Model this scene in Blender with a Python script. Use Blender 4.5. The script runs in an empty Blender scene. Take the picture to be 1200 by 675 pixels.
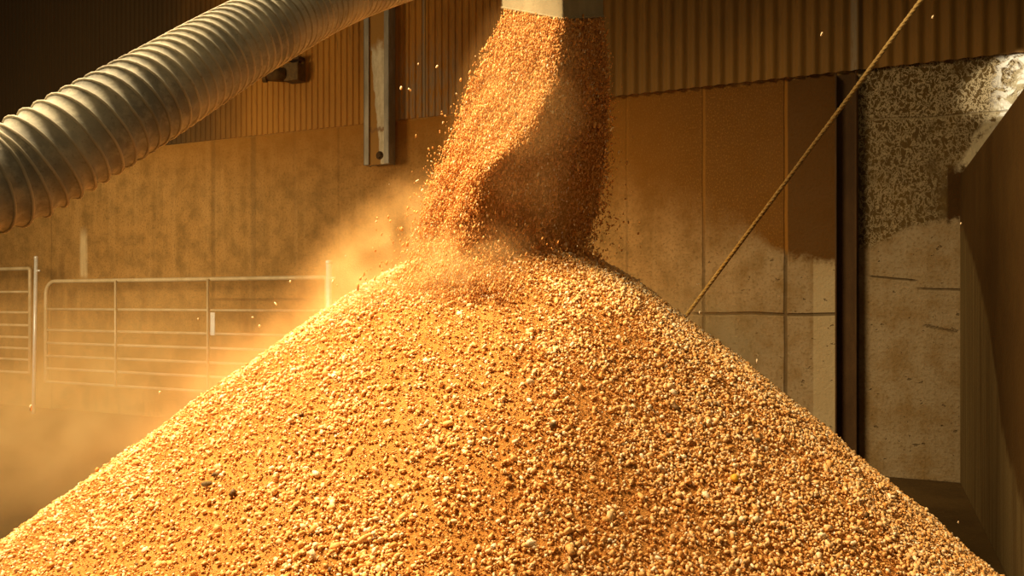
import bpy, bmesh, math
import numpy as np
from mathutils import Vector, Matrix, noise as mnoise

rng = np.random.default_rng(7)
SC = bpy.context.scene
COL = SC.collection
PI = math.pi

# ------------------------------------------------------------------ camera geometry (1200 x 675 frame)
F, CX, HY, CZ = 933.333, 600.0, 352.0, 1.4
def at(x, y, d):
    return Vector(((x - CX) / F * d, d, CZ + (HY - y) / F * d))

cam = bpy.data.cameras.new('camera')
cam.sensor_width = 36; cam.lens = 28; cam.shift_y = (HY - 337.5) / 1200
co = bpy.data.objects.new('camera', cam); COL.objects.link(co)
co.location = (0, 0, CZ); co.rotation_euler = (PI / 2, 0, 0)
SC.camera = co

# ------------------------------------------------------------------ wall frames
KW = 1750.0
def wall_depth(x): return KW / (163 + .11 * x)
O = at(0, HY, wall_depth(0)); O.z = 0
Q = at(1125, HY, wall_depth(1125)); Q.z = 0
WD = (Q - O).normalized()                      # along the back wall, to the right
WN = Vector((-WD.y, WD.x, 0))                  # into the back wall, away from the camera
WANG = math.atan2(WD.y, WD.x)
UC = (Q - O).length                            # the corner
def hit(x, y, off=0.0):
    """point where the sight line meets the plane 'off' metres in front of the back wall, in wall coordinates"""
    d = Vector(((x - CX) / F, 1, (HY - y) / F))
    c = Vector((0, 0, CZ))
    p0 = O - WN * off
    t = (p0 - c).dot(WN) / d.dot(WN)
    p = c + d * t
    return Vector(((p - O).dot(WD), -off, p.z))
def U(x): return hit(x, HY).x
def Z(x, y): return hit(x, y).z
ZS = Z(600, 189 - .11 * 600)                   # seam height
def hit_wing(x, y):
    d = Vector(((x - CX) / F, 1, (HY - y) / F)); c = Vector((0, 0, CZ))
    t = (Q - c).dot(WD) / d.dot(WD)
    p = c + d * t
    return Vector((-(p - Q).dot(WN), 0, p.z))  # v towards the camera

# ------------------------------------------------------------------ node helpers
class X:
    def __init__(s, nt, sock): s.nt, s.s = nt, sock
    def _m(s, op, *a, clamp=False):
        n = s.nt.nodes.new('ShaderNodeMath'); n.operation = op; n.use_clamp = clamp
        for i, v in enumerate((s,) + a):
            if isinstance(v, X): s.nt.links.new(v.s, n.inputs[i])
            else: n.inputs[i].default_value = v
        return X(s.nt, n.outputs[0])
    def __add__(s, o): return s._m('ADD', o)
    def __sub__(s, o): return s._m('SUBTRACT', o)
    def __mul__(s, o): return s._m('MULTIPLY', o)
    def __truediv__(s, o): return s._m('DIVIDE', o)
    def abs(s): return s._m('ABSOLUTE')
    def inv(s): return (s * -1.0) + 1.0
    def pow(s, p): return s._m('POWER', p)
    def min(s, o): return s._m('MINIMUM', o)
    def max(s, o): return s._m('MAXIMUM', o)
    def clamp(s): return s._m('ADD', 0.0, clamp=True)
    def step(s, a, b):
        n = s.nt.nodes.new('ShaderNodeMapRange'); n.interpolation_type = 'SMOOTHSTEP'
        n.inputs['From Min'].default_value = a; n.inputs['From Max'].default_value = b
        s.nt.links.new(s.s, n.inputs['Value']); return X(s.nt, n.outputs['Result'])

class Mat:
    def __init__(s, name, rough=.85, metal=0.0, spec=.3):
        s.m = bpy.data.materials.new(name); s.m.use_nodes = True
        s.nt = s.m.node_tree; s.b = s.nt.nodes['Principled BSDF']
        s.b.inputs['Roughness'].default_value = rough
        s.b.inputs['Metallic'].default_value = metal
        s.b.inputs['Specular IOR Level'].default_value = spec
        s.tc = s.nt.nodes.new('ShaderNodeTexCoord')
        s.co = s.tc.outputs['Object']
    def xyz(s):
        n = s.nt.nodes.new('ShaderNodeSeparateXYZ'); s.nt.links.new(s.co, n.inputs[0])
        return [X(s.nt, n.outputs[i]) for i in range(3)]
    def noise(s, scale, detail=4, rough=.55, stretch=(1, 1, 1), dist=0.0, seed=0.0):
        mp = s.nt.nodes.new('ShaderNodeMapping'); s.nt.links.new(s.co, mp.inputs[0])
        mp.inputs['Scale'].default_value = stretch; mp.inputs['Location'].default_value = (seed, seed * .7, seed * 1.3)
        n = s.nt.nodes.new('ShaderNodeTexNoise'); s.nt.links.new(mp.outputs[0], n.inputs['Vector'])
        n.inputs['Scale'].default_value = scale; n.inputs['Detail'].default_value = detail
        n.inputs['Roughness'].default_value = rough; n.inputs['Distortion'].default_value = dist
        return X(s.nt, n.outputs['Fac'])
    def attr(s, name):
        n = s.nt.nodes.new('ShaderNodeAttribute'); n.attribute_name = name
        return X(s.nt, n.outputs['Fac'])
    def rgb(s, c):
        n = s.nt.nodes.new('ShaderNodeRGB'); n.outputs[0].default_value = (*c, 1); return n.outputs[0]
    def mix(s, fac, a, b, mode='MIX'):
        n = s.nt.nodes.new('ShaderNodeMix'); n.data_type = 'RGBA'; n.blend_type = mode
        for k, v in ((6, a), (7, b)):
            if isinstance(v, (tuple, list)): n.inputs[k].default_value = (*v, 1)
            else: s.nt.links.new(v, n.inputs[k])
        if isinstance(fac, X): s.nt.links.new(fac.s, n.inputs[0])
        else: n.inputs[0].default_value = fac
        return n.outputs[2]
    def lut(s, x, lo, hi, pts, vlo, vhi):
        """piecewise linear table: pts of (x, value)"""
        n = s.nt.nodes.new('ShaderNodeValToRGB'); r = n.color_ramp
        t = (x - lo) / (hi - lo)
        s.nt.links.new(t.s, n.inputs[0])
        pts = sorted(pts)
        while len(r.elements) < len(pts): r.elements.new(.5)
        for e, (px, v) in zip(r.elements, pts):
            e.position = (px - lo) / (hi - lo)
        for e, (px, v) in zip(r.elements, pts):
            g = (v - vlo) / (vhi - vlo); e.color = (g, g, g, 1)
        return X(s.nt, n.outputs[0]) * (vhi - vlo) + vlo
    def color(s, c):
        if isinstance(c, (tuple, list)): s.b.inputs['Base Color'].default_value = (*c, 1)
        else: s.nt.links.new(c, s.b.inputs['Base Color'])
        return s
    def bump(s, h, dist=.01, strength=1.0):
        n = s.nt.nodes.new('ShaderNodeBump'); n.inputs['Distance'].default_value = dist
        n.inputs['Strength'].default_value = strength
        s.nt.links.new(h.s, n.inputs['Height']); s.nt.links.new(n.outputs[0], s.b.inputs['Normal'])
        return s

# ------------------------------------------------------------------ object helpers
def link(name, me, parent=None, mat=None):
    o = bpy.data.objects.new(name, me); COL.objects.link(o)
    if parent is not None: o.parent = parent
    for m in (mat if isinstance(mat, (list, tuple)) else [mat]):
        if m is not None: me.materials.append(m.m if isinstance(m, Mat) else m)
    return o
def bobj(name, bm, parent=None, mat=None, smooth=False):
    me = bpy.data.meshes.new(name); bm.normal_update(); bm.to_mesh(me); bm.free()
    if smooth: me.shade_smooth()
    return link(name, me, parent, mat)
def npmesh(name, V, Fc, smooth=True):
    me = bpy.data.meshes.new(name)
    nv, nf, k = len(V), len(Fc), Fc.shape[1]
    me.vertices.add(nv); me.vertices.foreach_set('co', V.astype(np.float32).ravel())
    me.loops.add(nf * k); me.loops.foreach_set('vertex_index', Fc.astype(np.int32).ravel())
    me.polygons.add(nf); me.polygons.foreach_set('loop_start', np.arange(0, nf * k, k, dtype=np.int32))
    me.update(calc_edges=True)
    if smooth: me.shade_smooth()
    return me
def tag(o, label=None, cat=None, group=None, kind=None):
    for k, v in (('label', label), ('category', cat), ('group', group), ('kind', kind)):
        if v: o[k] = v
    return o
def empty(name, loc, rz=0.0):
    o = bpy.data.objects.new(name, None); COL.objects.link(o); o.empty_display_size = .1
    o.location = loc; o.rotation_euler = (0, 0, rz); return o
def wall_empty(name, u, off, z):
    p = O + WD * u - WN * off; p.z = z
    return empty(name, p, WANG)
def box(bm, x0, x1, y0, y1, z0, z1, bev=0.0):
    r = bmesh.ops.create_cube(bm, size=1)
    M = Matrix.Translation(((x0 + x1) / 2, (y0 + y1) / 2, (z0 + z1) / 2)) @ Matrix.Diagonal((x1 - x0, y1 - y0, z1 - z0, 1))
    bmesh.ops.transform(bm, matrix=M, verts=r['verts'])
    if bev:
        es = list({e for v in r['verts'] for e in v.link_edges})
        bmesh.ops.bevel(bm, geom=es, offset=bev, segments=2, affect='EDGES', profile=.6)
    return bm
def tube(bm, pts, r, seg=12, caps=True):
    pts = [Vector(p) for p in pts]; rings = []
    up = None
    for i, p in enumerate(pts):
        t = (pts[min(i + 1, len(pts) - 1)] - pts[max(i - 1, 0)]).normalized()
        if up is None:
            a = Vector((0, 0, 1)) if abs(t.z) < .9 else Vector((1, 0, 0))
            up = (a - t * a.dot(t)).normalized()
        up = (up - t * up.dot(t)).normalized(); sd = t.cross(up)
        rr = r(i) if callable(r) else r
        rings.append([bm.verts.new(p + (up * math.cos(2 * PI * k / seg) + sd * math.sin(2 * PI * k / seg)) * rr) for k in range(seg)])
    for a, b in zip(rings, rings[1:]):
        for k in range(seg): bm.faces.new((a[k], a[(k + 1) % seg], b[(k + 1) % seg], b[k]))
    if caps:
        bm.faces.new(list(reversed(rings[0]))); bm.faces.new(rings[-1])
    return bm

# ------------------------------------------------------------------ materials
ULO, UHI, ZLO, ZHI = -9.5, 16.5, -1.0, 7.0
def upx(m, u, pts):   return m.lut(u, ULO, UHI, [(U(x), Z(x, y)) for x, y in pts], ZLO, ZHI)   # a height line across the wall
def uval(m, u, pts):  return m.lut(u, ULO, UHI, [(U(x), v) for x, v in pts], 0.0, 1.0)
def band(u, x, w):    # soft line of half width w at wall column x
    return (u - U(x)).abs().step(w, w * .35)

def mat_concrete():
    m = Mat('stained_concrete', rough=.9, spec=.15)
    u, y, z = m.xyz()
    big, mid, fine = m.noise(.9, 5, .6, seed=3), m.noise(5, 6, .62), m.noise(42, 4, .6)
    streak = m.noise(3.2, 5, .6, (2.2, 1, .12), seed=9)
    speck = m.noise(95, 2, .6, (1, 1, .6), seed=4)
    # bare concrete, tan on the left and greyer on the right
    right = u.step(U(640), U(1010))
    bare = m.mix(right, (.40, .212, .058), (.25, .185, .10))
    bare = m.mix(mid.step(.38, .68) * .7, bare, (.17, .095, .024))
    bare = m.mix(streak.step(.45, .72) * .45, bare, m.mix(right, (.50, .285, .092), (.30, .225, .125)))
    bare = m.mix(fine.step(.48, .70) * .6, bare, (.12, .07, .02))
    bare = m.mix(big.step(.56, .75) * .4, bare, (.22, .125, .03))
    # brown crust of old grain dust on the upper wall
    edge = upx(m, u, [(-200, 130), (300, 190), (560, 170), (700, 225), (760, 245), (826, 268), (870, 272), (900, 286), (921, 297), (980, 308), (1003, 303), (1006, 292), (1030, 282), (1062, 268), (1100, 260), (1127, 256)])
    soft = uval(m, u, [(0, .62), (560, .55), (820, .42), (868, .2), (905, .05), (1127, .025)])
    dz = (z - edge + (mid - .5) * .22 * 1.0 + (fine - .5) * .06) / soft
    crust = (dz * .5 + .5).step(0, 1)
    cr = m.mix(u.step(U(560), U(880)), (.29, .112, .008), (.130, .050, .003))
    cr = m.mix(speck.step(.5, .72) * uval(m, u, [(0, .25), (700, .5), (830, .8), (915, .55), (925, .15), (1000, .1)]), cr, (.27, .13, .018))
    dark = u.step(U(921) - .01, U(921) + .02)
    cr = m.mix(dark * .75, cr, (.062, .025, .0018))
    # flaking whitewash on the last bay: pale worm-like flakes left on dark render
    bay = u.step(U(1004), U(1004) + .02)
    worm = (m.noise(20, 6, .72, (1, 1, .75), dist=.35, seed=21) - .5).abs().step(.042, .014)
    patch = m.noise(2.4, 3, .5, seed=31).step(.28, .46)
    upper = z.step(Z(1060, 190), Z(1060, 95)) * .35 + .65
    flake = (worm * patch * upper).max(m.noise(7, 6, .7, seed=40, dist=.6).step(.63, .68) * .8)
    ren = m.mix(mid.step(.4, .7) * .6, (.062, .034, .006), (.105, .062, .014))
    ren = m.mix(flake * .85, ren, (.52, .41, .23))
    run2 = ((z - upx(m, u, [(1080, 268), (1115, 215), (1175, 125), (1200, 88)]) + (mid - .5) * .25).abs().step(.13, .05)) * u.step(U(1112), U(1122)) * m.noise(14, 5, .65, seed=44).step(.40, .50)
    ren = m.mix(run2 * .9, ren, (.50, .42, .26))
    sun = u.step(U(1155), U(1185)) * m.noise(9, 5, .65, seed=52, dist=.8).step(.42, .52)  # sunlit patch: sunlight put into the whitewash colour
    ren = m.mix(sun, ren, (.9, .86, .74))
    cr = m.mix(bay, cr, ren)
    col = m.mix(crust * .93, bare, cr)
    # the dark blot beside the corner
    blot = u.step(U(1108), U(1112)) * (z + (mid - .5) * .3).step(Z(1118, 263), Z(1118, 258)) * (z + (fine - .5) * .2).step(Z(1118, 188), Z(1118, 205))
    col = m.mix(blot, col, (.045, .020, .003))
    # paler scraped strip by the column, white run on the left wall
    strip = u.step(U(952), U(954)) * u.step(U(980), U(979)) * crust.inv()
    col = m.mix(strip * .6, col, (.40, .31, .165))
    run = band(u + (mid - .5) * .05, 98, .09) * (z + (mid - .5) * .2).step(Z(98, 330), Z(98, 322)) * z.step(Z(98, 262), Z(98, 284)) * streak.step(.2, .5)
    col = m.mix(run * .7, col, (.75, .58, .32))
    # joints between panels and shutter boards
    wob = (m.noise(2.5, 3, seed=60) - .5) * .03
    jn = None
    for x, w, a in ((250, .045, .35), (297, .055, .4), (345, .03, .12), (397, .02, .25), (180, .03, .12), (735, .014, .35), (825, .018, .75), (921, .020, .9), (1004, .02, .8), (60, .02, .3)):
        j = band(u + wob * .5, x, w) * a
        jn = j if jn is None else jn.max(j)
    zz = z + wob
    hj = ((zz - Z(900, 368)).abs().step(.018, .006) * u.step(U(810), U(818)) * u.step(U(982), U(978)))
    hj = hj.max((zz - Z(1110, 340) + (u - U(1110)) * .05).abs().step(.014, .004) * u.step(U(1070), U(1085)) * u.step(U(1130), U(1126)) * .8)
    hj = hj.max((zz - Z(1040, 326) + (u - U(1040)) * .12).abs().step(.012, .003) * u.step(U(1018), U(1024)) * u.step(U(1078), U(1070)) * .9)
    hj = hj.max((zz - Z(1100, 385) + (u - U(1100)) * .2 + (fine - .5) * .05).abs().step(.014, .003) * u.step(U(1080), U(1088)) * u.step(U(1125), U(1120)) * .7)
    hj = hj.max((zz - Z(300, 351)).abs().step(.02, .008) * u.step(U(240), U(255)) * u.step(U(420), U(400)) * .6)
    hj = hj.max((zz - upx(m, u, [(1005, 140), (1090, 138), (1180, 130)])).abs().step(.014, .004) * u.step(U(1006), U(1020)) * .8)
    pits = m.noise(19, 2, .5, (1, 1, 1.3), seed=71).step(.70, .74) * right * crust.inv()
    jn = jn.max(hj).max(pits * .85)
    col = m.mix(jn * .75, col, m.mix(crust, (.055, .032, .009), m.mix(bay, m.mix(u.step(U(640), U(700)), (.07, .04, .01), (.27, .115, .015)), (.24, .18, .09))))
    # dust caught along the top edge
    lip = (z + (mid - .5) * .12 + (fine - .5) * .06 - ZS).step(-.05, .0) * uval(m, u, [(0, .25), (430, .3), (470, .9), (545, .9), (700, .3), (860, .35), (935, .8), (985, .8), (1005, .25)])
    col = m.mix(lip * .8, col, (.52, .34, .12))
    m.color(col)
    m.bump(mid * .5 + fine * .6 + flake * bay * crust * .4 - jn * 1.2, .012, .7)
    return m

def mat_cladding(name, base, dust, dirt, lapx, leftdark=False):
    m = Mat(name, rough=.7, spec=.25)
    u, y, z = m.xyz()
    n1, n2 = m.noise(1.3, 5, .6, (1, 1, .4), seed=2), m.noise(26, 4, .6, (1.5, 1, .25), seed=5)
    c = m.mix(n1.step(.3, .7), base, dust)
    c = m.mix(n2.step(.5, .75) * .5, c, dirt)
    low = z.step(ZS + .9, ZS)
    c = m.mix(low * n2.step(.3, .6) * .45, c, dust)
    if leftdark:   # sheets darkened towards the far left, shade put into their colour
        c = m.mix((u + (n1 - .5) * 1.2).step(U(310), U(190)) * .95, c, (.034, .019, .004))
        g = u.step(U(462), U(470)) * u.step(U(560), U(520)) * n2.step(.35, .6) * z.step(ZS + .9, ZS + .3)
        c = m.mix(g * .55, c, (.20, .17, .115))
    for x, w in lapx:
        c = m.mix(band(u, x, w) * .6 * n2.step(.2, .5), c, (.22, .19, .13))
        c = m.mix(band(u + (-w * 1.4), x, w * .7) * .7, c, (.04, .022, .006))
    m.color(c); m.bump(n2 + n1, .006, .5)
    return m

def mat_shaded_dustwall():
    m = Mat('shaded_dusty_render', rough=.95, spec=.1)
    v, y, z = m.xyz()
    mid, fine = m.noise(4, 6, .65, (1, 1, .7)), m.noise(40, 4, .6)
    st = m.noise(9, 5, .6, (1.5, 1, .06), seed=6)
    c = m.mix(mid.step(.35, .7) * .6, (.046, .022, .0035), (.066, .034, .006))  # dusty brown, darkened further: the wall's shade is put into its colour
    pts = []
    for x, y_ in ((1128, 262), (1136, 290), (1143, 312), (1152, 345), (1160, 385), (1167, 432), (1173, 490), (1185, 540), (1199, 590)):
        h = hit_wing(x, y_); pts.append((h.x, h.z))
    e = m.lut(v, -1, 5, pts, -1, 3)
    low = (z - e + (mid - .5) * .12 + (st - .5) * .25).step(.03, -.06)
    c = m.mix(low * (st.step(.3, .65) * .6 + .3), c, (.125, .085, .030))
    c = m.mix(fine.step(.5, .8) * .3, c, (.06, .03, .006))
    m.color(c); m.bump(mid + fine * .5, .012, .6)
    return m

def mat_floor():
    m = Mat('dusty_floor', rough=.95, spec=.1)
    a, b = m.noise(1.2, 6, .6), m.noise(30, 4, .6)
    c = m.mix(a.step(.35, .7), (.07, .04, .011), (.04, .022, .006))
    c = m.mix(b.step(.55, .75) * .5, c, (.11, .065, .02))
    m.color(c); m.bump(b + a, .01, .6); return m

def mat_grain_dust():
    m = Mat('fine_grain_meal', rough=.95, spec=.1)
    a, b, c3 = m.noise(3.2, 5, .6), m.noise(70, 4, .65, seed=8), m.noise(190, 2, .6, seed=12)
    c = m.mix(a.step(.35, .68), (.50, .205, .040), (.60, .265, .062))
    c = m.mix(b.step(.52, .78) * .7, c, (.74, .40, .125))
    c = m.mix(b.step(.45, .28) * .75, c, (.28, .115, .016))
    c = m.mix(c3.step(.56, .74) * .5, c, (.84, .54, .23))
    m.color(c); m.bump(b * 1.0 + c3 * .7, .012, 1.0); return m

def mat_kernel():
    m = Mat('grain_kernel', rough=.55, spec=.35)
    t = m.attr('tone')
    n = m.nt.nodes.new('ShaderNodeValToRGB'); m.nt.links.new(t.s, n.inputs[0]); r = n.color_ramp
    stops = [(0, (.10, .045, .012)), (.03, (.20, .10, .025)), (.06, (.54, .215, .035)), (.35, (.72, .335, .078)), (.65, (.83, .47, .165)), (.88, (.90, .61, .30)), (1, (.95, .78, .52))]
    while len(r.elements) < len(stops): r.elements.new(.5)
    for e, (p, c) in zip(r.elements, stops): e.position = p
    for e, (p, c) in zip(r.elements, stops): e.color = (*c, 1)
    b = m.noise(120, 3, .6)
    c = m.mix(b.step(.5, .75) * .45, n.outputs[0], (.66, .34, .08))
    m.color(c); m.bump(b, .003, .5); return m

def mat_hose():
    m = Mat('dusty_ribbed_plastic', rough=.85, spec=.15)
    n1, n2, n3 = m.noise(5, 5, .6), m.noise(24, 5, .65, seed=3), m.noise(110, 3, .6)
    c = m.mix(n1.step(.35, .68), (.27, .26, .225), (.52, .49, .39))
    c = m.mix(n2.step(.45, .7) * .6, c, (.66, .61, .47))
    c = m.mix(n3.step(.55, .75) * .3, c, (.07, .066, .055))
    m.color(c); m.bump(n2 * .6 + n3 * .4, .003, .6); return m
def mat_rib():
    m = Mat('pale_dusty_rib', rough=.7, spec=.25)
    n1, n2 = m.noise(6, 4), m.noise(60, 4, .7)
    c = m.mix(n1.step(.35, .65), (.36, .32, .24), (.62, .55, .41))
    c = m.mix(n2.step(.55, .72) * .5, c, (.22, .18, .12))
    m.color(c); return m
def mat_plain(name, a, b, scale=8, rough=.7, metal=0.0, stretch=(1, 1, 1), bump=.004, spec=.3):
    m = Mat(name, rough=rough, metal=metal, spec=spec)
    n1, n2 = m.noise(scale, 5, .6, stretch), m.noise(scale * 7, 4, .6)
    c = m.mix(n1.step(.35, .68), a, b)
    c = m.mix(n2.step(.55, .75) * .3, c, tuple(x * .5 for x in a))
    m.color(c); m.bump(n2, bump, .5); return m
def mat_stanchion_web():
    m = Mat('peeling_pale_paint', rough=.8)
    u, y, z = m.xyz()
    n = m.noise(12, 5, .65, (1, 1, .5)); f = m.noise(60, 4)
    zp = z * .11
    pale = (u + zp * .9 - .05 + (n - .5) * .12).step(-.02, .0) * (z + (n - .5) * .3).step(1.28, 1.1)
    c = m.mix(f.step(.5, .75) * .4, (.30, .15, .028), (.20, .10, .02))
    c = m.mix(pale, c, m.mix(n.step(.35, .65), (.62, .55, .38), (.44, .37, .24)))
    c = m.mix((z - .36 + (n - .5) * .2).abs().step(.035, .01) * .8, c, (.2, .1, .03))
    m.color(c); return m

def mat_volume(name, density, color, aniso, scale, nscale, seed, lo=.3, hi=.75, power=1.6):
    m = bpy.data.materials.new(name); m.use_nodes = True; nt = m.node_tree
    nt.nodes.clear()
    out = nt.nodes.new('ShaderNodeOutputMaterial'); vs = nt.nodes.new('ShaderNodeVolumeScatter')
    nt.links.new(vs.outputs[0], out.inputs['Volume'])
    vs.inputs['Color'].default_value = (*color, 1); vs.inputs['Anisotropy'].default_value = aniso
    tc = nt.nodes.new('ShaderNodeTexCoord')
    ln = nt.nodes.new('ShaderNodeVectorMath'); ln.operation = 'LENGTH'; nt.links.new(tc.outputs['Object'], ln.inputs[0])
    fall = (X(nt, ln.outputs['Value']) * -1.0 + 1.0).max(0.0).pow(power)
    mp = nt.nodes.new('ShaderNodeMapping'); nt.links.new(tc.outputs['Object'], mp.inputs[0])
    mp.inputs['Scale'].default_value = scale; mp.inputs['Location'].default_value = (seed, seed * 2, seed * .3)
    no = nt.nodes.new('ShaderNodeTexNoise'); nt.links.new(mp.outputs[0], no.inputs['Vector'])
    no.inputs['Scale'].default_value = nscale; no.inputs['Detail'].default_value = 3; no.inputs['Distortion'].default_value = .5
    d = fall * X(nt, no.outputs['Fac']).step(lo, hi) * density
    nt.links.new(d.s, vs.inputs['Density'])
    return m

M_CONC = mat_concrete()
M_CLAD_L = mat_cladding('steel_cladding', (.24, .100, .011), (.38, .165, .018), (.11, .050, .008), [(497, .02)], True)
M_CLAD_R = mat_cladding('fibre_cement_cladding', (.125, .062, .009), (.195, .096, .014), (.06, .03, .005), [(1001, .035)])
M_WING, M_FLOOR = mat_shaded_dustwall(), mat_floor()
M_MEAL, M_KERN = mat_grain_dust(), mat_kernel()
M_HOSE, M_RIB = mat_hose(), mat_rib()
M_GALV = mat_plain('galvanised_steel', (.78, .74, .66), (.88, .85, .78), 9, .35, .25, bump=.001)
M_GATE = mat_plain('dusty_gate_tube', (.50, .37, .19), (.62, .48, .28), 6, .5, .1, bump=.001)
M_RUST = mat_plain('rusty_steel', (.045, .020, .004), (.07, .034, .008), 7, .85, .1, (1, 1, .4))
M_CHUTE = mat_plain('dusty_sheet_steel', (.26, .21, .12), (.36, .29, .17), 5, .85, 0.0, (1, 1, .5))
M_DARK = mat_plain('grimy_fitting', (.085, .045, .012), (.13, .075, .02), 20, .8)
M_STREAK = Mat('fading_streak', rough=.95, spec=.1)
_n = M_STREAK.noise(3, 4); _f = M_STREAK.noise(70, 3)
M_STREAK.color(M_STREAK.mix(_f.step(.45, .7) * .6, M_STREAK.mix(M_STREAK.xyz()[2].step(1.6, 3.2), (.24, .125, .024), (.42, .28, .10)), (.40, .28, .12)))  # streak fades downward by its colour, browner low and paler high
M_WEB = mat_stanchion_web()
M_FLANGE = mat_plain('grey_steel_flange', (.22, .19, .14), (.34, .30, .23), 9, .55, .4, (1, 1, .3))

# ------------------------------------------------------------------ setting
bm = bmesh.new(); box(bm, -17, 8, -2.5, 18, -.2, 0)
tag(bobj('floor', bm, None, M_FLOOR), kind='structure')

def wobj(name, bm, mat, smooth=False):
    o = bobj(name, bm, None, mat, smooth); o.location = O; o.rotation_euler = (0, 0, WANG)
    tag(o, kind='structure'); return o
bm = bmesh.new(); box(bm, -9.0, UC + 4.0, 0, .25, 0, ZS, .006)
wobj('wall_back', bm, M_CONC)
UL = U(706)
def corrugated(u0, u1, z0, z1, pitch, amp, off, flat):
    bm = bmesh.new(); n = int((u1 - u0) / pitch * 10); prev = None
    for i in range(n + 1):
        u = u0 + (u1 - u0) * i / n
        s = math.sin(2 * PI * (u - u0) / pitch)
        if flat: s = max(-1, min(1, s * 2.2))
        yy = off + amp * s
        a, b = bm.verts.new((u, yy, z0)), bm.verts.new((u, yy, z1))
        if prev: bm.faces.new((prev[0], a, b, prev[1]))
        prev = (a, b)
    g = bmesh.ops.extrude_face_region(bm, geom=bm.faces[:])
    bmesh.ops.translate(bm, vec=(0, .006, 0), verts=[v for v in g['geom'] if isinstance(v, bmesh.types.BMVert)])
    bmesh.ops.recalc_face_normals(bm, faces=bm.faces[:])
    return bm
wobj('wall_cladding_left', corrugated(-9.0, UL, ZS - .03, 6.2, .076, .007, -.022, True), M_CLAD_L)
wobj('wall_cladding_right', corrugated(UL, UC + 4.0, ZS - .03, 6.2, .108, .013, -.028, False), M_CLAD_R)

# the side wall, at right angles to the back wall, with a level top
ztop = hit_wing(1165, 150).z
vend = hit_wing(1200, 300).x + .12
bm = bmesh.new(); box(bm, 0, vend, 0, .22, 0, ztop, .012)
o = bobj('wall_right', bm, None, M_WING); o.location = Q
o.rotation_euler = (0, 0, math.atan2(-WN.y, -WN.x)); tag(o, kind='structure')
# local +y of that frame must point right (away from the yard)
if (o.rotation_euler.to_matrix() @ Vector((0, 1, 0))).dot(WD) < 0:
    for v in o.data.vertices: v.co.y *= -1
    o.data.flip_normals()

# rusty column standing in the wall between the bays
e = wall_empty('steel_column', U(991.5), 0, 0)
tag(e, 'dark rusty steel column against the concrete wall, at the left edge of the flaking whitewash', 'column')
hw = (U(1003) - U(980)) / 2
bm = bmesh.new(); box(bm, -hw, hw, -.03, -.012, 0, ZS - .06); bobj('web', bm, e, M_RUST)
for s in (-1, 1):
    bm = bmesh.new(); box(bm, s * hw - .006, s * hw + .006, -.11, -.002, 0, ZS - .06, .002); bobj('flange', bm, e, M_RUST)

# ------------------------------------------------------------------ hanging stanchion with a cut end
OFF = .16
a = hit(427.5, 194, OFF); b = hit(457, 194, OFF)
e = wall_empty('steel_stanchion', (a.x + b.x) / 2, OFF, a.z)
tag(e, 'grey steel channel with peeling pale paint hanging down the cladding, cut off above the gate', 'steel channel')
hw = (b.x - a.x) / 2; H = 3.2
bm = bmesh.new(); box(bm, -hw * .95, hw * .95, .0, .012, 0, H); bobj('web', bm, e, M_WEB)
for s in (-1, 1):
    bm = bmesh.new(); box(bm, min(s * hw, s * (hw - .012)), max(s * hw, s * (hw - .012)), -.02, .10, 0, H, .002)
    box(bm, min(s * hw, s * (hw - .06)), max(s * hw, s * (hw - .06)), -.02, -.01, 0, H, .002)
    bobj('flange', bm, e, M_FLANGE)
bm = bmesh.new()
bmesh.ops.create_cone(bm, segments=6, radius1=.03, radius2=.028, depth=.03, cap_ends=True, matrix=Matrix.Translation((.03, -.01, .09)) @ Matrix.Rotation(PI / 2, 4, 'X'))
bmesh.ops.create_cone(bm, segments=16, radius1=.042, radius2=.042, depth=.006, cap_ends=True, matrix=Matrix.Translation((.03, -.003, .09)) @ Matrix.Rotation(PI / 2, 4, 'X'))
bobj('bolt', bm, e, M_RUST)
bm = bmesh.new(); box(bm, -hw * .9, hw * .9, .014, .06, 0, .012, .002); bobj('end_plate', bm, e, M_FLANGE)

# ------------------------------------------------------------------ pipe fitting on the cladding
c = hit(341, 87, .09)
e = wall_empty('pipe_fitting', c.x, .09, c.z)
tag(e, 'small dark pipe stub with a square box fixed to the corrugated cladding under the hose', 'pipe fitting')
k = .0118
bm = bmesh.new(); box(bm, -.02, .17, -.10, .04, -.10, .09, .015); bobj('junction_box', bm, e, M_DARK)
bm = bmesh.new(); tube(bm, [(-.20, -.17, -.02), (-.17, -.155, -.02), (-.02, -.06, -.02)], .075, 18)
bobj('pipe', bm, e, M_DARK, True)
bm = bmesh.new()
R0 = [Vector((-.205, -.172, -.02))]
tube(bm, [(-.225, -.185, -.02), (-.19, -.165, -.02)], .088, 18); bobj('collar', bm, e, M_DARK)
bm = bmesh.new(); tube(bm, [(-.228, -.187, -.02), (-.224, -.185, -.02)], .05, 16); bobj('pipe_mouth', bm, e, M_RUST)
bm = bmesh.new(); box(bm, .0, .17, -.08, .03, .125, .16, .006); box(bm, .09, .12, -.02, .02, .08, .13); bobj('bracket', bm, e, M_RUST)

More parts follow.
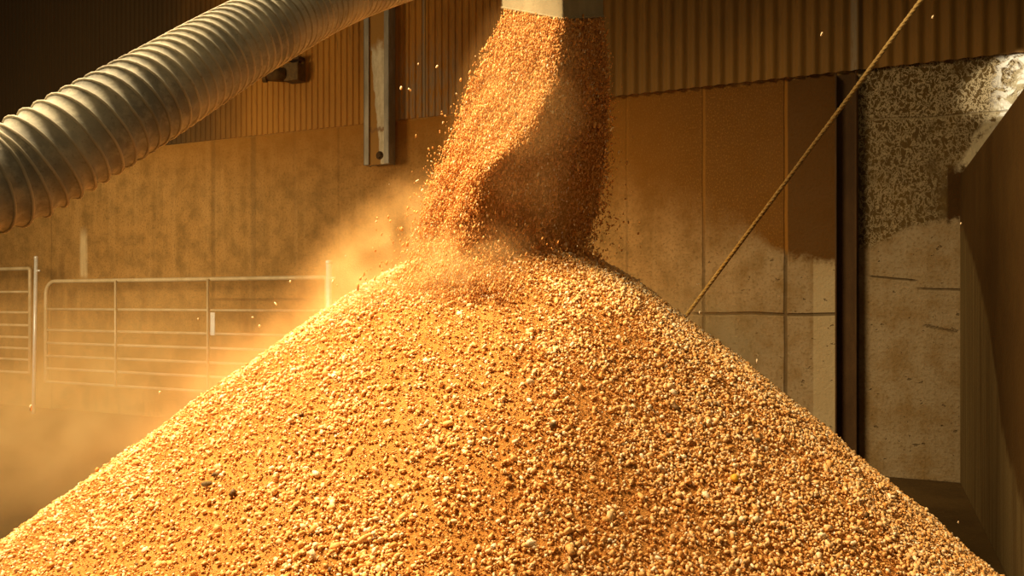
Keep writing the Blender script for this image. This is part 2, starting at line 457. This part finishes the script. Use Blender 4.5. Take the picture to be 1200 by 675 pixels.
# ------------------------------------------------------------------ gates and gate posts
GO = .40
def gate(name, label, u0, u1, zs, ups, strap, rc=.16):
    e = wall_empty(name, u0, GO, 0); tag(e, label, 'gate', 'cattle gates before the back wall')
    W = u1 - u0; zt, zb = zs[0], zs[-1]
    arc = [(rc - rc * math.cos(t), 0, zt - rc + rc * math.sin(t)) for t in [i * PI / 16 for i in range(9)]]
    arc2 = [(W - x * .2, y, zt - (zt - z) * .2) for x, y, z in reversed(arc)]
    bm = bmesh.new()
    tube(bm, [(0, 0, zb)] + arc + [(W * .33, 0, zt), (W * .66, 0, zt)] + arc2 + [(W, 0, zb)], .023, 12)
    bobj('frame', bm, e, M_GATE, True)
    for z in zs[1:]:
        bm = bmesh.new(); tube(bm, [(0, 0, z), (W / 2, 0, z), (W, 0, z)], .015, 10); bobj('rail', bm, e, M_GATE, True)
    for u in ups:
        bm = bmesh.new(); tube(bm, [(u - u0, -.03, zb), (u - u0, -.03, zt)], .014, 10); bobj('upright', bm, e, M_GATE, True)
    if strap:
        bm = bmesh.new(); box(bm, strap[0] - u0 - .03, strap[0] - u0 + .03, -.02, -.008, strap[1], strap[2], .003); bobj('latch_plate', bm, e, M_GALV)
    return e
zs = [hit(247, y, GO).z for y in (327, 363.5, 391, 408, 425, 441.5, 459)]
gate('field_gate', 'wide seven-bar metal field gate between the two galvanised posts', hit(54, HY, GO).x, hit(383, HY, GO).x, zs,
     [hit(138, HY, GO).x, hit(246, HY, GO).x], (hit(250.5, HY, GO).x, hit(250, 393, GO).z, hit(250, 366, GO).z))
zs2 = [hit(20, y, GO).z for y in (315, 342, 366, 381, 395, 408, 421, 436)]
gate('field_gate', 'metal bar gate cut by the frame edge, beyond the thin post on the far left', hit(36, HY, GO).x - 3.0, hit(35.5, HY, GO).x, zs2, [], None)
def post(x, ytop, r, label, lean):
    h = hit(x, ytop, GO + .02)
    e = wall_empty('gate_post', h.x, GO + .02, 0)
    tag(e, label, 'post', 'galvanised gate posts')
    bm = bmesh.new(); tube(bm, [(-lean, 0, 0), (0, 0, h.z - .01)], r, 16); bobj('tube', bm, e, M_GALV, True)
    bm = bmesh.new(); tube(bm, [(0, 0, h.z - .03), (0, 0, h.z), (0, 0, h.z + .01)], lambda i: (r * 1.12, r * 1.12, r * .7)[i], 16); bobj('cap', bm, e, M_GALV, True)
    bm = bmesh.new(); tube(bm, [(0, 0, h.z - .17), (.07, .0, h.z - .17)], .012, 8); bobj('hinge_pin', bm, e, M_GALV, True)
post(385.5, 306, .030, 'galvanised gate post rising beside the grain heap', .0)
post(42.5, 301, .022, 'thin leaning galvanised gate post at the far left end of the field gate', .05)

# ------------------------------------------------------------------ pale diagonal streak, built as solid twisted strands
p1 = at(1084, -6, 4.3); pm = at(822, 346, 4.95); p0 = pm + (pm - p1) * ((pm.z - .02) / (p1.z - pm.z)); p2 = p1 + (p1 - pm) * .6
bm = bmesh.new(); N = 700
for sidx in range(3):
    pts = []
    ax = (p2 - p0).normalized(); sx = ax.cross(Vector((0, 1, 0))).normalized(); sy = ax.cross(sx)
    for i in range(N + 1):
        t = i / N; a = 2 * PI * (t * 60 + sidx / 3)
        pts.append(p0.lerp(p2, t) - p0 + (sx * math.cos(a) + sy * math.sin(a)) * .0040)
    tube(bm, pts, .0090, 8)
o = bobj('diagonal_streak', bm, None, M_STREAK, True); o.location = p0
tag(o, 'pale diagonal streak built as solid strands, slanting down across the cladding and concrete wall to the grain heap', 'diagonal_streak')

# ------------------------------------------------------------------ ribbed hose
def catmull(P, n):
    out = []
    P = [2 * P[0] - P[1]] + P + [2 * P[-1] - P[-2]]
    for i in range(1, len(P) - 2):
        a, b, c, d = P[i - 1:i + 3]
        for j in range(n):
            t = j / n
            out.append(.5 * ((2 * b) + (c - a) * t + (2 * a - 5 * b + 4 * c - d) * t * t + (3 * b - a - 3 * c + d) * t ** 3))
    out.append(P[-2]); return out
HR = .1
ctrl = [Vector((-2.6, 1.0, .11)), Vector((-1.95, 1.12, .55)), at(-170, 302, 1.42), at(28, 199, 1.60), at(158, 124.5, 1.78), at(302, 39, 2.16), at(420, -17, 2.62), at(560, -56, 3.2), at(690, -80, 3.8), at(800, -110, 4.3)]
path = catmull(ctrl, 60)
seglen = [0]
for a_, b_ in zip(path, path[1:]): seglen.append(seglen[-1] + (b_ - a_).length)
TOT = seglen[-1]; PITCH = .0330
def along(s):
    i = int(np.searchsorted(seglen, s)); i = min(max(i, 1), len(path) - 1)
    t = (s - seglen[i - 1]) / max(1e-9, seglen[i] - seglen[i - 1]); return path[i - 1].lerp(path[i], t)
ns = int(TOT / PITCH * 6); seg = 48
hose_pts = [along(TOT * i / ns) for i in range(ns + 1)]
def frames(pts):
    out = []; up = None
    for i in range(len(pts)):
        t = (pts[min(i + 1, len(pts) - 1)] - pts[max(i - 1, 0)]).normalized()
        if up is None: up = (Vector((0, 0, 1)) - t * t.z).normalized()
        up = (up - t * up.dot(t)).normalized(); out.append((t, up, t.cross(up)))
    return out
fr = frames(hose_pts)
base = hose_pts[0].copy()
V = np.zeros((ns + 1, seg, 3)); th = np.arange(seg) * 2 * PI / seg
for i, p in enumerate(hose_pts):
    t, up, sd = fr[i]; s = TOT * i / ns
    ph = (s / PITCH - np.arange(seg) / seg) % 1.0
    d = np.minimum(ph, 1 - ph)
    r = HR - .0075 + .0052 * np.exp(-(d / .17) ** 2) + .0010 * np.cos(2 * PI * ph)
    V[i] = np.array(p - base)[None] + r[:, None] * (np.cos(th)[:, None] * np.array(up) + np.sin(th)[:, None] * np.array(sd))
idx = np.arange((ns + 1) * seg).reshape(ns + 1, seg)
Fq = np.stack([idx[:-1], np.roll(idx, -1, 1)[:-1], np.roll(idx, -1, 1)[1:], idx[1:]], -1).reshape(-1, 4)
ho = link('flexible_hose', npmesh('flexible_hose', V.reshape(-1, 3), Fq), None, M_HOSE); ho.location = base
tag(ho, 'thick grey ribbed flexible hose sweeping up past the camera', 'hose')
turns = TOT / PITCH; nr = int(turns * 30); rp = []
for i in range(nr + 1):
    s = TOT * i / nr; j = min(int(s / TOT * ns), ns); t, up, sd = fr[j]
    a = 2 * PI * (s / PITCH)
    rp.append(along(s) - base + (up * math.cos(a) + sd * math.sin(a)) * (HR - .0012))
bm = bmesh.new(); tube(bm, rp, .0030, 8)
bobj('spiral_rib', bm, ho, M_RIB, True)

# ------------------------------------------------------------------ chute
nc, lc, rc_ = at(660, 23, 3.65), at(588, 10, 3.832), at(707, 20, 4.0)
fc = lc + rc_ - nc
c0 = (nc + fc) / 2
e = empty('grain_chute', c0); tag(e, 'square sheet-steel chute mouth pouring grain from above', 'chute')
ring = [lc, nc, rc_, fc]; top = 1.1
for i in range(4):
    a, b = ring[i] - c0, ring[(i + 1) % 4] - c0
    mid_ = (a + b) / 2; nrm = Vector((mid_.x, mid_.y, 0)).normalized() * .006
    bm = bmesh.new(); up = Vector((0, 0, top))
    q = [a, b, Vector((b.x, b.y, top)), Vector((a.x, a.y, top))]
    vs = [bm.verts.new(p) for p in q] + [bm.verts.new(p - nrm) for p in q]
    for f_ in ((0, 1, 2, 3), (7, 6, 5, 4), (0, 4, 5, 1), (1, 5, 6, 2), (2, 6, 7, 3), (3, 7, 4, 0)): bm.faces.new([vs[k_] for k_ in f_])
    bmesh.ops.recalc_face_normals(bm, faces=bm.faces[:])
    bobj('side_panel', bm, e, M_CHUTE)
bm = bmesh.new()
for i in range(4):
    a, b = ring[i] - c0, ring[(i + 1) % 4] - c0
    tube(bm, [a + Vector((0, 0, .004)), b + Vector((0, 0, .004))], .0055, 8)
bobj('rolled_lip', bm, e, M_CHUTE)

# ------------------------------------------------------------------ kernels: one block of 26 vertices each
def kernel_base():
    bm = bmesh.new(); bmesh.ops.create_cube(bm, size=2); bmesh.ops.subdivide_edges(bm, edges=bm.edges[:], cuts=1, use_grid_fill=True)
    bm.verts.index_update()
    v = np.array([x.co[:] for x in bm.verts]); f = np.array([[x.index for x in q.verts] for q in bm.faces]); bm.free(); return v, f
KV, KF = kernel_base()
KS = KV / np.linalg.norm(KV, axis=1)[:, None]                       # round grain
_r = np.maximum(np.hypot(KV[:, 0], KV[:, 1]), 1e-6)[:, None]
KC = KV.copy(); KC[:, :2] = KV[:, :2] / _r * np.minimum(1, _r) ; KC[:, 2] *= .95   # short pellet
def quat_rot(n):
    q = rng.normal(size=(n, 4)); q /= np.linalg.norm(q, axis=1)[:, None]
    w, x, y, z = q.T
    return np.stack([np.stack([1 - 2 * (y * y + z * z), 2 * (x * y - z * w), 2 * (x * z + y * w)], -1),
                     np.stack([2 * (x * y + z * w), 1 - 2 * (x * x + z * z), 2 * (y * z - x * w)], -1),
                     np.stack([2 * (x * z - y * w), 2 * (y * z + x * w), 1 - 2 * (x * x + y * y)], -1)], 1)
def kernels(P, size, tone, R=None, long=None):
    n = len(P)
    w = rng.uniform(0, 1, (n, 1, 1))
    shape = KS[None] * (1 - w * .75) + KC[None] * (w * .75)
    shape = shape + rng.normal(size=(n, len(KV), 3)) * .07
    sc = np.stack([rng.uniform(.65, 1.0, n), rng.uniform(.5, .9, n), rng.uniform(.8, 1.5, n) if long is None else long], -1) * size[:, None] * .5
    v = shape * sc[:, None, :]
    if R is None: R = quat_rot(n)
    v = np.einsum('nij,nkj->nki', R, v) + P[:, None, :]
    f = KF[None] + (np.arange(n) * len(KV))[:, None, None]
    return v.reshape(-1, 3), f.reshape(-1, 4), np.repeat(tone, len(KV))

# ------------------------------------------------------------------ the heap
HX, HYY, HH, HR0, TL, TR = 0.0, 4.0, 1.746, .529, .770, .905
def vnoise(x, y, z=0.0, seed=0):
    return np.array([mnoise.noise((a, b, z + seed * 7.3)) for a, b in zip(np.ravel(x), np.ravel(y))]).reshape(np.shape(x))
def height(x, y):
    dx, dy = x - HX, y - HYY
    r = np.hypot(dx, dy); c = dx / np.maximum(r, 1e-6)
    t = TL + (TR - TL) * (.5 + .5 * c)
    return HH - t * (np.sqrt(r * r + HR0 ** 2) - HR0)
nr_, nt_ = 260, 560
rr = np.linspace(0, 1, nr_) ** .85; tt = np.linspace(0, 2 * PI, nt_, endpoint=False)
RM = 3.0
gx = HX + RM * rr[:, None] * np.cos(tt)[None]; gy = HYY + RM * rr[:, None] * np.sin(tt)[None]
gz = height(gx, gy)
lump = vnoise(gx * 3.2, gy * 3.2, 0, 1) * .022 + vnoise(gx * 9, gy * 9, 0, 2) * .010 + vnoise(gx * 30, gy * 30, 0, 3) * .006 + vnoise(gx * 75, gy * 75, 0, 4) * .004
gz = gz + lump - .006
idx = np.arange(nr_ * nt_).reshape(nr_, nt_)
FB = np.stack([idx[:-1], idx[1:], np.roll(idx, -1, 1)[1:], np.roll(idx, -1, 1)[:-1]], -1).reshape(-1, 4)
VB = np.stack([gx, gy, np.maximum(gz, -.03)], -1).reshape(-1, 3)
FB = FB[VB[FB, 2].max(1) > -.029]
used = np.zeros(len(VB), bool); used[FB] = True; FB = (np.cumsum(used) - 1)[FB]; VB = VB[used]

NK = 380000
r = 2.95 * np.sqrt(rng.uniform(0, 1, NK)); t = rng.uniform(0, 2 * PI, NK)
kx, ky = HX + r * np.cos(t), HYY + r * np.sin(t); kz = height(kx, ky)
px = CX + F * kx / ky; py = HY - F * (kz - CZ) / ky
keep = (ky > 1.55) & (ky < 4.9) & (kz > -.01) & (px > -160) & (px < 1300) & (py < 760)
kx, ky, kz, px, py = (a[keep] for a in (kx, ky, kz, px, py))
cl = vnoise(kx * 4.0, ky * 4.0, 0, 11) + .6 * vnoise(kx * 11, ky * 11, 0, 12)
# kernels lie thicker on the right flank and thinner where the meal settles under the fall
w = .56 + .75 * cl + .25 * np.clip((kx + .3) / 1.2, -.6, 1) - .75 * np.exp(-(((kx + .12) / .42) ** 2 + ((ky - 3.35) / .5) ** 2))
w = np.clip(w, .26, 1.0)
u_ = rng.uniform(size=len(kx))
keep = u_ < w * .90
kx, ky, kz = kx[keep], ky[keep], kz[keep]
n = len(kx)
size = np.clip(np.exp(rng.normal(math.log(.0096), .36, n)), .004, .026)
tone = np.clip(rng.normal(.66, .22, n), .07, 1.0); dk = rng.uniform(size=n) < .012; tone[dk] = rng.uniform(0, .05, dk.sum())
lumpk = vnoise(kx * 3.2, ky * 3.2, 0, 1) * .022 + vnoise(kx * 9, ky * 9, 0, 2) * .010
P = np.stack([kx, ky, kz + lumpk + size * rng.uniform(-.08, .36, n)], -1)
# crumbs and broken bits bedded in the meal between the kernels
nc_ = 60000
r = 2.85 * np.sqrt(rng.uniform(0, 1, nc_ * 4)); t = rng.uniform(0, 2 * PI, nc_ * 4)
cx_, cy_ = HX + r * np.cos(t), HYY + r * np.sin(t); cz_ = height(cx_, cy_)
kp = (cy_ > 1.7) & (cy_ < 4.3) & (cz_ > 0) & (np.abs(CX + F * cx_ / cy_ - 600) < 680) & (HY - F * (cz_ - CZ) / cy_ < 720)
cx_, cy_, cz_ = (a[kp][:nc_] for a in (cx_, cy_, cz_)); m_ = len(cx_)
cs_ = rng.uniform(.003, .0075, m_)
cz_ = cz_ + vnoise(cx_ * 3.2, cy_ * 3.2, 0, 1) * .022 + vnoise(cx_ * 9, cy_ * 9, 0, 2) * .010 + cs_ * rng.uniform(-.1, .4, m_)
P = np.concatenate([P, np.stack([cx_, cy_, cz_], -1)]); size = np.concatenate([size, cs_]); tone = np.concatenate([tone, np.clip(rng.normal(.30, .2, m_), .06, .9)])
kv, kf, ktone = kernels(P, size, tone)
print('heap kernels', n)
V = np.concatenate([VB, kv]); Fc = np.concatenate([FB, kf + len(VB)])
me = npmesh('grain_heap', V - np.array([HX, HYY, 0]), Fc)
at_ = me.attributes.new('tone', 'FLOAT', 'POINT'); at_.data.foreach_set('value', np.concatenate([np.full(len(VB), .4), ktone]).astype(np.float32))
o = link('grain_heap', me, None, [M_MEAL, M_KERN]); o.location = (HX, HYY, 0)
mi = np.concatenate([np.zeros(len(FB)), np.ones(len(kf))]).astype(np.int32)
me.polygons.foreach_set('material_index', mi); me.update()
tag(o, 'tall golden heap of loose animal feed grain on the barn floor', 'grain heap', kind='stuff')

# ------------------------------------------------------------------ the falling grain
# cross-section lines down the fall: pixel row, left / near / right columns, depths
ROWS = [(12, 589, 659, 706, 3.82, 3.66, 3.99), (50, 574, 656, 709, 3.80, 3.63, 3.98), (95, 557, 648, 711, 3.78, 3.60, 3.97), (150, 536, 620, 711, 3.75, 3.53, 3.95),
        (205, 516, 566, 708, 3.70, 3.46, 3.92), (255, 503, 545, 703, 3.62, 3.42, 3.88), (300, 495, 552, 690, 3.54, 3.38, 3.76), (335, 490, 560, 665, 3.42, 3.27, 3.50), (352, 488, 562, 650, 3.38, 3.22, 3.40)]
RW = np.array(ROWS, float)
def section(yrow, s=None):
    if s is not None:                       # the top of the fall follows the tilted rim of the chute
        rim = np.interp(s, [0, 1, 2, 3, 4], [11, 24, 21, 14, 11]); yrow = rim + (yrow - 8) * (350 - rim) / 342
    q = [np.interp(yrow, RW[:, 0], RW[:, k_]) for k_ in range(1, 7)]
    def W(x, d): return np.stack([(x - CX) / F * d, d, CZ + (HY - yrow) / F * d], -1)
    Lp, Np, Rp = W(q[0], q[3]), W(q[1], q[4]), W(q[2], q[5])
    Bp = Lp + Rp - Np
    # a common level for the section
    return Lp, Np, Rp, Bp
def perim(s, yrow):
    """s in 0..4 : left -> near -> right -> back -> left"""
    Lp, Np, Rp, Bp = section(yrow, s); C = [Lp, Np, Rp, Bp, Lp]
    out = np.zeros_like(Lp)
    for k_ in range(4):
        m_ = (s >= k_) & (s <= k_ + 1); f_ = (s - k_)[..., None]
        out = np.where(m_[..., None], C[k_] * (1 - f_) + C[k_ + 1] * f_, out)
    return out
ny, nsg = 150, 120
ys = np.linspace(8, 350, ny)[:, None] * np.ones((1, nsg)); ss = (np.linspace(0, 4, nsg, endpoint=False))[None] * np.ones((ny, 1))
PV = perim(ss, ys); cen = PV.mean(1, keepdims=True)
def folds(P):
    # long slanting folds, then smaller clumps
    return np.array([mnoise.noise(((p[0] + p[2] * -.22) * 9, p[1] * 9, p[2] * 1.6)) * .060 + mnoise.noise(((p[0] - p[2] * .22) * 22 + 5, p[1] * 22, p[2] * 6)) * .026 + mnoise.noise((p[0] * 60 + 5, p[1] * 60, p[2] * 22)) * .010 for p in P])
sn = folds(PV.reshape(-1, 3)).reshape(ny, nsg)
dirv = PV - cen; dirv[..., 2] = 0; dirv /= np.linalg.norm(dirv, axis=-1, keepdims=True) + 1e-9
grow = np.linspace(.3, 1, ny)[:, None]
PV = PV + dirv * (sn * grow - .012)[..., None]
idx = np.arange(ny * nsg).reshape(ny, nsg)
FS = np.stack([idx[:-1], idx[1:], np.roll(idx, -1, 1)[1:], np.roll(idx, -1, 1)[:-1]], -1).reshape(-1, 4)
VS = PV.reshape(-1, 3)
NF = 52000
yy = 8 + 345 * rng.uniform(size=NF) ** .95
s = np.where(rng.uniform(size=NF) < .9, rng.uniform(0, 2, NF), rng.uniform(2, 4, NF))
p = perim(s, yy); cc = (section(yy)[0] + section(yy)[2]) / 2
dv = p - cc; dv[:, 2] = 0; dv /= np.linalg.norm(dv, axis=1)[:, None] + 1e-9
sp = .008 + .020 * (yy / 350)
p = p + dv * (folds(p) * (.3 + .7 * np.clip((yy - 8) / 342, 0, 1)) + rng.normal(size=NF) * sp - .002)[:, None] + rng.normal(size=(NF, 3)) * .006
# loose fringe thrown clear on the left edge and a few strays all round
NS = 2200
y2 = 40 + 310 * rng.uniform(size=NS) ** .6; s2 = np.where(rng.uniform(size=NS) < .78, rng.normal(.02, .12, NS), rng.normal(2.0, .06, NS)) % 4
p2_ = perim(s2, y2); c2 = (section(y2)[0] + section(y2)[2]) / 2; d2 = p2_ - c2; d2[:, 2] = 0; d2 /= np.linalg.norm(d2, axis=1)[:, None]
p2_ = p2_ + d2 * (rng.exponential(1, NS) * (.012 + .05 * (y2 / 350) ** 1.5))[:, None]
NB = 1600  # bouncing kernels around the landing place
y3 = rng.normal(325, 22, NB); p3 = perim(rng.uniform(0, 2, NB), np.clip(y3, 10, 350)) + rng.normal(size=(NB, 3)) * np.array([.10, .06, .04])
strays = [(490, 75, 3.7), (480, 105, 3.7), (470, 103, 3.8), (512, 78, 3.7), (535, 110, 3.6), (489, 212, 3.5), (529, 152, 3.5), (538, 152, 3.5), (963, 40, 3.4), (1093, 20, 3.3), (820, 366, 3.6), (818, 333, 3.8), (887, 423, 3.6), (1123, 612, 3.4), (713, 140, 3.8), (710, 175, 3.8), (716, 152, 3.8), (36, 478, 3.0), (1126, 262, 4.0), (304, 382, 3.6), (323, 356, 3.6), (340, 330, 3.6), (296, 372, 3.7), (425, 352, 3.4), (390, 330, 3.5), (187, 460, 3.4), (232, 374, 3.6), (405, 300, 3.5), (441, 260, 3.5)]
p4 = np.array([at(*q)[:] for q in strays])
P = np.concatenate([p, p2_, p3, p4]); n = len(P)
size = np.clip(np.exp(rng.normal(math.log(.0064), .34, n)), .003, .017); size[-len(p4):] = rng.uniform(.007, .012, len(p4))
tone = np.clip(rng.normal(.33, .14, n), .06, 1.0); br = rng.uniform(size=n) < .05; tone[br] = rng.uniform(.85, 1, br.sum()); tone[-len(p4):] = .95
# falling kernels tend to turn their long side along the fall
R = quat_rot(n)
al = rng.uniform(size=n) < .8
tz = np.stack([rng.normal(-.22, .18, n), rng.normal(-.05, .15, n), -np.ones(n)], -1); tz /= np.linalg.norm(tz, axis=1)[:, None]
tx = np.cross(tz, rng.normal(size=(n, 3))); tx /= np.linalg.norm(tx, axis=1)[:, None]; ty = np.cross(tz, tx)
RA = np.stack([tx, ty, tz], -1); R[al] = RA[al]
kv, kf, ktone = kernels(P, size, tone, R, rng.uniform(1.0, 2.2, n))
V = np.concatenate([VS, kv]); Fc = np.concatenate([FS, kf + len(VS)])
me = npmesh('falling_grain', V - np.array(c0), Fc)
at_ = me.attributes.new('tone', 'FLOAT', 'POINT'); at_.data.foreach_set('value', np.concatenate([np.full(len(VS), .4), ktone]).astype(np.float32))
o = link('falling_grain', me, None, [M_MEAL, M_KERN]); o.location = c0
me.polygons.foreach_set('material_index', np.concatenate([np.zeros(len(FS)), np.ones(len(kf))]).astype(np.int32)); me.update()
tag(o, 'stream of orange grain falling from the chute onto the top of the heap', 'falling grain', kind='stuff')

# ------------------------------------------------------------------ odd lumps on the heap
def surface_point(x, y):
    d = 1.5
    while d < 4.5:
        q = at(x, y, d)
        if q.z <= float(height(np.array(q.x), np.array(q.y))): return q
        d += .004
    return at(x, y, 3)
def clod(name, label, cat, x, y, sx, sy, sz, mat, seed, group=None):
    bm = bmesh.new(); bmesh.ops.create_icosphere(bm, subdivisions=3, radius=1)
    for v in bm.verts:
        v.co *= 1 + .25 * mnoise.noise(v.co * 1.3 + Vector((seed, 0, 0))) + .08 * mnoise.noise(v.co * 4 + Vector((seed, 3, 0)))
        v.co = Vector((v.co.x * sx, v.co.y * sy, v.co.z * sz))
    o = bobj(name, bm, None, mat, True); q = surface_point(x, y); o.location = q + Vector((0, -.01, sz * .6)); o.rotation_euler = (.5, 0, .3 * seed)
    tag(o, label, cat, group)
M_CLOD = mat_plain('dark_clod', (.13, .08, .03), (.22, .14, .055), 40, .9)
M_YEL = mat_plain('yellow_pellet', (.80, .42, .03), (.86, .50, .05), 30, .6)
M_STRAW = mat_plain('dry_straw', (.70, .52, .22), (.8, .62, .30), 30, .6)
clod('dark_clod', 'long dark brown clod lying on the left flank of the grain heap', 'clod', 243, 568, .018, .010, .008, M_CLOD, 1)
clod('dark_clod', 'small dark round clod just above the long one on the left flank of the heap', 'clod', 253, 557, .010, .008, .008, M_CLOD, 2)
clod('dark_clod', 'dark clod half buried high on the right flank of the grain heap', 'clod', 887, 517, .014, .011, .009, M_CLOD, 3)
clod('yellow_pellet', 'round bright yellow pellet on the right flank of the grain heap', 'pellet', 860, 562, .0135, .0135, .013, M_YEL, 4)

# ------------------------------------------------------------------ airborne dust
def dust(name, label, c, size, rz, ry, density, color, aniso, nscale, seed, power=1.6, lo=.3, hi=.75):
    bm = bmesh.new(); bmesh.ops.create_icosphere(bm, subdivisions=3, radius=1.02)
    o = bobj(name, bm, None, mat_volume('airborne_dust', density, color, aniso, size, nscale, seed, lo, hi, power), True)
    o.location = c; o.scale = size; o.rotation_euler = (0, ry, rz)
    tag(o, label, 'dust', kind='stuff')
DC = (.95, .57, .22)
dust('dust_cloud', 'bright orange dust billowing off the left side of the falling grain', at(432, 335, 3.7), (.74, .46, .34), 0, -.84, 11.0, DC, .25, 5.0, 1.0, 1.3, .36, .74)
dust('dust_cloud', 'puff of dust where the falling grain strikes the heap', at(530, 318, 3.42), (.40, .34, .24), 0, -.3, 15.0, DC, .25, 5.0, 2.0)
dust('dust_cloud', 'pale dust drifting over the floor in front of the gates', at(60, 495, 4.9), (2.2, 1.5, 1.05), .2, -.12, 2.3, DC, .2, 3.4, 3.0, 1.6, .22, .72)
dust('dust_cloud', 'thin haze of dust hanging before the left half of the back wall', at(230, 330, 6.8), (3.6, 1.8, 1.7), WANG, 0, .12, DC, .2, 1.0, 4.0, 1.0)
dust('dust_cloud', 'faint dust hanging along the right flank of the heap', at(835, 385, 4.2), (.75, .5, .38), 0, .62, 3.0, DC, .2, 3.0, 5.0)
dust('dust_cloud', 'wisp of dust rising from the upper face of the heap', at(655, 388, 3.28), (.20, .16, .15), 0, .5, 15.0, DC, .2, 7.0, 6.0)
dust('dust_cloud', 'dust skimming down the left flank of the heap', at(270, 445, 3.9), (.85, .5, .24), 0, -.64, 4.0, DC, .2, 3.5, 7.0)

dust('dust_cloud', 'veil of dust wrapped around the falling grain', at(605, 175, 3.72), (.36, .42, .80), 0, .12, 3.8, DC, .2, 4.5, 8.0, 1.2, .2, .7)
# ------------------------------------------------------------------ light
def area(name, loc, target, sx, sy, power, color, spread=PI):
    l = bpy.data.lights.new(name, 'AREA'); l.shape = 'RECTANGLE'; l.size = sx; l.size_y = sy; l.energy = power; l.color = color; l.spread = spread
    o = bpy.data.objects.new(name, l); COL.objects.link(o); o.location = loc
    o.rotation_euler = (Vector(target) - Vector(loc)).to_track_quat('-Z', 'Y').to_euler(); return o
area('doorway_daylight', (-3.5, 2.6, 6.7), (-.45, 3.3, .8), 2.2, 2.2, 425, (1, .75, .42), math.radians(84))
area('left_wall_fill', (-6.6, 4.6, 2.3), (-3.4, 10.0, 1.3), 1.6, 1.6, 100, (1, .75, .42), math.radians(110))  # fill lamp added to brighten the left wall and haze; source unseen
l = bpy.data.lights.new('sun_patch_spot', 'SPOT'); l.energy = 420; l.color = (1, .88, .66); l.spot_size = math.radians(13); l.spot_blend = .35; l.shadow_soft_size = .03  # spot added to light the sunny whitewash patch; its source is unseen
o = bpy.data.objects.new('sun_patch_spot', l); COL.objects.link(o)
tp = O + WD * U(1196); tp.z = Z(1196, 97)
o.location = tp - WN * 1.3 + WD * 1.6 + Vector((0, 0, .5))
o.rotation_euler = (tp - o.location).to_track_quat('-Z', 'Y').to_euler()
wd = bpy.data.worlds.new('world'); SC.world = wd; wd.use_nodes = True
bg = wd.node_tree.nodes['Background']; bg.inputs[0].default_value = (1, .72, .36, 1); bg.inputs[1].default_value = .16

# ------------------------------------------------------------------ view
SC.view_settings.view_transform = 'Standard'; SC.view_settings.look = 'None'
SC.view_settings.gamma = 1; SC.view_settings.use_curve_mapping = False; SC.view_settings.exposure = 0.0
SC.cycles.use_denoising = True
SC.cycles.volume_step_rate = .5; SC.cycles.volume_bounces = 2; SC.cycles.max_bounces = 8; SC.cycles.diffuse_bounces = 5
SC.cycles.sample_clamp_indirect = 8
